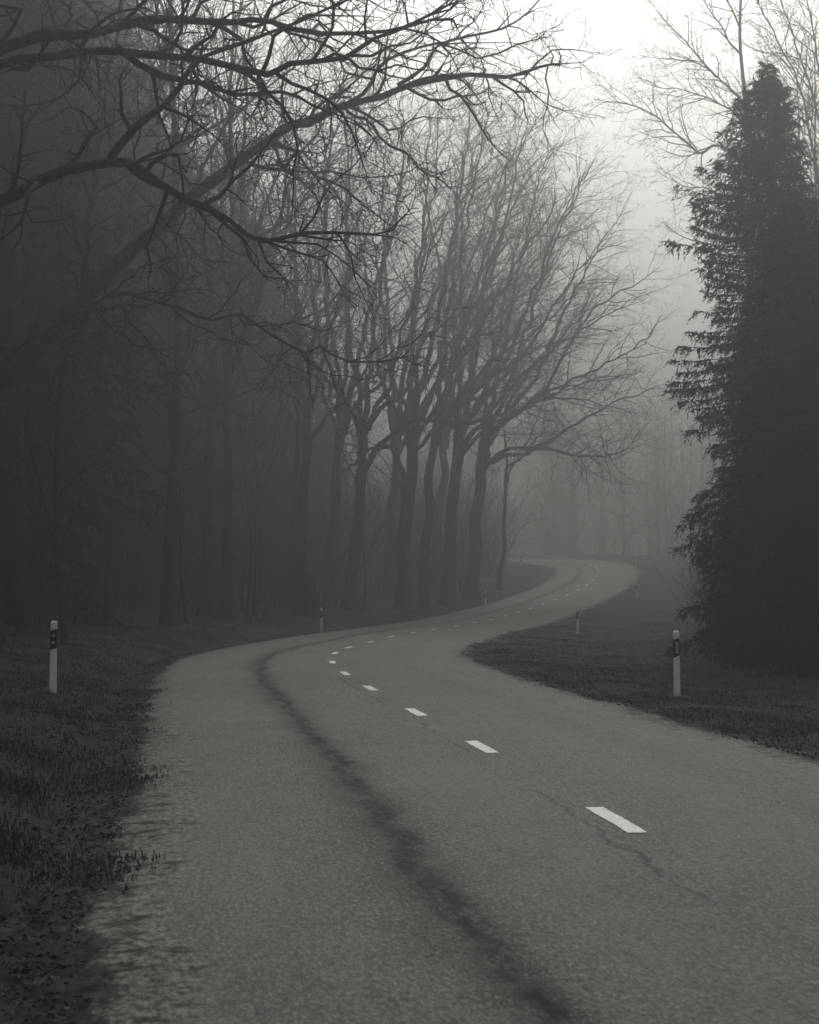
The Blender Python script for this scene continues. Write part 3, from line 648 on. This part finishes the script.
# ------------------------------------------------------------------ marker posts
m = NT('post_white_plastic', .5, .4); p = m.objc(); f = m.noise(m.mapv(p, (6, 6, 2)), 3, 5, .7); sz = m.n('ShaderNodeSeparateXYZ'); m.put(sz.inputs[0], p)
dirt = m.math('MULTIPLY', m.ramp(f, .55, .75), m.ramp(sz.outputs[2], .4, .02, .08, .7))
m.color(m.mix(dirt, g(.9, .3), g(.4)))
tr = m.n('ShaderNodeBsdfTranslucent'); tr.inputs[0].default_value = (.9, .89, .87, 1); mx = m.n('ShaderNodeMixShader'); mx.inputs[0].default_value = .45   # thin hollow plastic lets light through
m.t.links.new(m.b.outputs[0], mx.inputs[1]); m.t.links.new(tr.outputs[0], mx.inputs[2]); m.t.links.new(mx.outputs[0], m.t.nodes['Material Output'].inputs[0]); M_POST = m.m
m = NT('post_black_band', .5, .35); m.color(g(.012)); M_BLACK = m.m
m = NT('post_reflector', .25, .6); v = m.n('ShaderNodeTexVoronoi'); v.inputs['Scale'].default_value = 120; m.put(v.inputs['Vector'], m.objc())
m.color(m.mix(m.ramp(v.outputs['Distance'], 0, .6), g(.75, .5), g(.45, .5))); M_REFL = m.m
def outline(wd, dp):
    """rounded D section: flat-ish face to the traffic, hollow-looking rounded back"""
    o = []
    for a in np.linspace(-math.pi / 2, math.pi / 2, 7): o.append((wd / 2 - .018 + .018 * math.cos(a), -dp / 2 + .018 + .018 * math.sin(a) if a < 0 else dp / 2 - .03 + .03 * math.sin(a)))
    return o + [(-x, y) for x, y in reversed(o)]
def prism(name, secs, mat, cap=True):
    """secs: list of (outline, z or per-vertex z function)"""
    n = len(secs[0][0]); V = []; Fq = []
    for o, z in secs:
        for x, y in o: V.append((x, y, z(x, y) if callable(z) else z))
    for s in range(len(secs) - 1):
        for k in range(n): Fq.append((s * n + k, s * n + (k + 1) % n, (s + 1) * n + (k + 1) % n, (s + 1) * n + k))
    fs = [np.array(Fq)]
    if cap: fs += [np.array([list(range(n))[::-1]]), np.array([list(range((len(secs) - 1) * n, len(secs) * n))])]
    return mesh_from(name, np.array(V), fs, mat, smooth=False)
O1 = outline(.094, .07); O0 = outline(.102, .075); OB = outline(.0985, .0745); OT = outline(.078, .054)
POST_H = 1.03
me_body = prism('body', [(O0, -.3), (O0, .02), (O1, .58), (O1, POST_H - .05), (O1, lambda x, y: POST_H - .03 + y * .25), (OT, lambda x, y: POST_H - .012 + y * .25)], M_POST)
me_band = prism('black_band', [(OB, lambda x, y: .63 + x * .35), (OB, lambda x, y: .90 + x * .35)], M_BLACK, cap=True)
def rect_refl(w, h, zc, y):
    o = [(-w / 2, -.006), (w / 2, -.006), (w / 2, .006), (-w / 2, .006)]
    me = prism('reflector', [([(x * .85, yy + y) for x, yy in o], zc - h / 2 - .004), ([(x, yy + y) for x, yy in o], zc - h / 2 + .004), ([(x, yy + y) for x, yy in o], zc + h / 2 - .004), ([(x * .85, yy + y) for x, yy in o], zc + h / 2 + .004)], M_REFL)
    return me
def round_refl(r, zc, y):
    n = 16; V = []; 
    for rr, yy in ((r, y + .006), (r, y - .004), (r * .8, y - .008)):
        for k in range(n): V.append((rr * math.cos(k * 6.2832 / n), yy, zc + rr * math.sin(k * 6.2832 / n)))
    Fq = [(s * n + k, s * n + (k + 1) % n, (s + 1) * n + (k + 1) % n, (s + 1) * n + k) for s in range(2) for k in range(n)]
    return mesh_from('reflector', np.array(V), [np.array(Fq), np.array([list(range(2 * n, 3 * n))])], M_REFL, smooth=False)
refl_rect = rect_refl(.046, .18, .765, -.039); rr1 = round_refl(.024, .815, -.039); rr2 = round_refl(.024, .72, -.039)
def post(px, d, label, kind, tilt=0, sc=1.):
    x, y, z = ground_px(px, d)
    t = thing('marker_post', (x, y, z - .01), label, 'marker post', 'white marker posts along the road', random.uniform(-.15, .15))
    t.rotation_euler.y = tilt; t.scale = (sc,) * 3
    b = obj('body', me_body, t); k = obj('black_band', me_band, t)
    for r in ((refl_rect,) if kind == 'r' else (rr1, rr2)): obj('reflector', r, k)
random.seed(40)
post(53.5, .0141, 'white marker post alone on the dark left verge, two round reflectors on its black band', 'l', .014)
post(676.5, .0154, 'near white marker post on the right verge, tall pale reflector on its black band', 'r', -.012)
post(321.5, .0385, 'small white marker post at the wood edge outside the first bend', 'l')
post(577.5, .0400, 'white marker post on the right where the road narrows between the two bends', 'r')
post(485.5, .0600, 'dim marker post below the arching oak trunks left of the far road', 'l')
post(637, .0640, 'faint lower marker post on the right edge of the far bend', 'r')
post(521, .0885, 'tiny faint marker post inside the last left-hand bend', 'l')
post(635.5, .0880, 'faint upper marker post right of the last bend, half sunk behind the rise', 'r')

# ------------------------------------------------------------------ grass and fallen leaves on the verges
def verge_points(n, dmin, dmax, wl, wr, push=1.):
    D = dmin * (dmax / dmin)**(rng.random(n)**1.35)
    s = np.array([0.]); s = np.interp(D, CL[:len(CL) - 60, 1], SV[:len(CL) - 60])
    left = rng.random(n) < .55
    k = np.interp(s, SV, np.arange(len(SV))).astype(int)
    a = rng.random(n)**1.3
    o = np.where(left, -(LW[k] + .22 + a * wl), RW[k] + .12 + a * wr)
    x = CL[k, 0] + NRM[k, 0] * o; y = CL[k, 1] + NRM[k, 1] * o + rng.uniform(-.5, .5, n)
    o += np.where(left, -1, 1) * np.clip((vnoise(x, y, 1.7, 31) * .7 + vnoise(x, y, .5, 32) * .3 - .3) * 1.9, -.1, .85) * push * np.where(left, 1, .75) * (1 - np.clip(a * 3, 0, 1))
    x = CL[k, 0] + NRM[k, 0] * o; y = CL[k, 1] + NRM[k, 1] * o + rng.uniform(-.5, .5, n)
    inside = np.abs(x) < 420 * y / F + 1
    return x[inside], y[inside], a[inside]
def surf(x, y):
    B, o, s, L, R, K = locate(x, y); over = np.maximum(np.maximum(-o - L, o - R), 0)
    zs = B + K * np.clip(o, -6, 6) * np.exp(-(np.abs(o) / 12)**2) - .0024 * o * o - np.interp(over, [0, .5, 1.15, 1.45], [0, .03, .10, .32])
    return np.maximum(ground(x, y), np.where(over < 1.4, zs, -9))
def grass():
    x, y, a = verge_points(105000, 5.5, 190, 7, 8)
    keep = rng.random(len(x)) < np.clip((vnoise(x, y, 1.3, 21) - .3) * 2 + (vnoise(x, y, .35, 22) - .5) * .9 + .15, .04, 1); x, y, a = x[keep], y[keep], a[keep]
    z = surf(x, y)
    nb = 6; X = np.repeat(x, nb); Yy = np.repeat(y, nb); Zz = np.repeat(z, nb); N = len(X)
    h = np.repeat(.02 + .07 * np.clip(a * 1.6, 0, 1) * rng.random(len(a)) + .03 * rng.random(len(a)), nb) * rng.uniform(.5, 1.3, N)
    th = rng.random(N) * 6.283; ln = rng.uniform(.3, 1.3, N) * h; w = rng.uniform(.003, .007, N)
    X = X + rng.normal(0, .07, N); Yy = Yy + rng.normal(0, .07, N)
    dx, dy = np.cos(th), np.sin(th)
    b1 = np.stack([X - dy * w, Yy + dx * w, Zz - .03], 1); b2 = np.stack([X + dy * w, Yy - dx * w, Zz - .03], 1)
    m1 = np.stack([X + dx * ln * .4 - dy * w * .7, Yy + dy * ln * .4 + dx * w * .7, Zz + h * .75], 1); m2 = np.stack([X + dx * ln * .4 + dy * w * .7, Yy + dy * ln * .4 - dx * w * .7, Zz + h * .75], 1)
    tp = np.stack([X + dx * ln, Yy + dy * ln, Zz + h * .95], 1)
    V = np.stack([b1, b2, m1, m2, tp], 1).reshape(-1, 3); i = np.arange(N) * 5
    obj('grass', mesh_from('grass', V, [np.stack([i, i + 1, i + 3, i + 2], 1), np.stack([i + 2, i + 3, i + 4], 1)], M_GRASS, smooth=False), kind='stuff', label='short dead grass on the dark road verges', category='grass')
def leaves():
    x, y, a = verge_points(95000, 5.5, 120, 8, 8, .15); z = surf(x, y) + .012; N = len(x)
    th = rng.random(N) * 6.283; s = rng.uniform(.008, .026, N); r = rng.normal(0, .3, (N, 2))
    d = np.stack([np.cos(th), np.sin(th), r[:, 0]], 1); e = np.stack([-np.sin(th) * .6, np.cos(th) * .6, r[:, 1]], 1); c = np.stack([x, y, z], 1)
    V = np.stack([c - d * s[:, None], c + e * s[:, None] * .7, c + d * s[:, None], c - e * s[:, None] * .7 + [0, 0, .01]], 1).reshape(-1, 3); i = np.arange(N) * 4
    obj('fallen_leaves', mesh_from('fallen_leaves', V, [np.stack([i, i + 1, i + 2, i + 3], 1)], M_LEAF, smooth=False), kind='stuff', label='fallen leaves lying in the verge grass', category='leaves')
grass(); leaves()

# ------------------------------------------------------------------ light, sky and haze
EL, AZ = math.radians(38.5), math.radians(8)
w = bpy.data.worlds.new('World'); S.world = w; w.use_nodes = True; t = w.node_tree
sky = t.nodes.new('ShaderNodeTexSky'); sky.sky_type = 'NISHITA'; sky.sun_disc = False; sky.sun_elevation = EL; sky.sun_rotation = AZ
sky.air_density = 1.0; sky.dust_density = 6; sky.ozone_density = 1
bw = t.nodes.new('ShaderNodeRGBToBW'); tint = t.nodes.new('ShaderNodeMix'); tint.data_type = 'RGBA'; tint.blend_type = 'MULTIPLY'; tint.inputs[0].default_value = 1
tint.inputs[7].default_value = (1, .975, .94, 1)
t.links.new(sky.outputs[0], bw.inputs[0]); t.links.new(bw.outputs[0], tint.inputs[6]); t.links.new(tint.outputs[2], t.nodes['Background'].inputs[0])
t.nodes['Background'].inputs[1].default_value = .12
sl = bpy.data.lights.new('sun', 'SUN'); so = bpy.data.objects.new('sun', sl); COL.objects.link(so)
sl.energy = .5; sl.angle = math.radians(30); sl.color = (1, .97, .93)
dv = Vector((-math.sin(AZ) * math.cos(EL), -math.cos(AZ) * math.cos(EL), -math.sin(EL))); so.rotation_euler = dv.to_track_quat('-Z', 'Y').to_euler()
so.location = (0, 0, 80)

hm = bpy.data.materials.new('haze_air'); hm.use_nodes = True; ht = hm.node_tree; ht.nodes.clear()
ho = ht.nodes.new('ShaderNodeOutputMaterial'); hv = ht.nodes.new('ShaderNodeVolumePrincipled'); ht.links.new(hv.outputs[0], ho.inputs['Volume'])
hv.inputs['Color'].default_value = (.38, .376, .37, 1); hv.inputs['Density'].default_value = .0056; hv.inputs['Anisotropy'].default_value = .8
x0, x1, y0, y1, z0, z1 = -440, 460, -120, 680, -4, 42
hvx = np.array([(x, y, z) for z in (z0, z1) for y in (y0, y1) for x in (x0, x1)], float)
hz = obj('haze', mesh_from('haze', hvx, [np.array([(0, 2, 3, 1), (4, 5, 7, 6), (0, 1, 5, 4), (2, 6, 7, 3), (0, 4, 6, 2), (1, 3, 7, 5)])], hm, smooth=False), kind='stuff', label='grey mist filling the road and the woods', category='mist')

S.view_settings.view_transform = 'Standard'; S.view_settings.look = 'None'; S.view_settings.gamma = 1
S.view_settings.exposure = 0.03
S.cycles.use_denoising = True
S.cycles.max_bounces = 4; S.cycles.diffuse_bounces = 3; S.cycles.volume_bounces = 1; S.cycles.glossy_bounces = 1
S.cycles.use_adaptive_sampling = False
S.render.film_transparent = False
nv = sum(len(o.data.vertices) for o in S.objects if o.type == 'MESH')
print('unique-ish verts', sum(len(m.vertices) for m in bpy.data.meshes), 'instanced', nv, 'objects', len(S.objects))
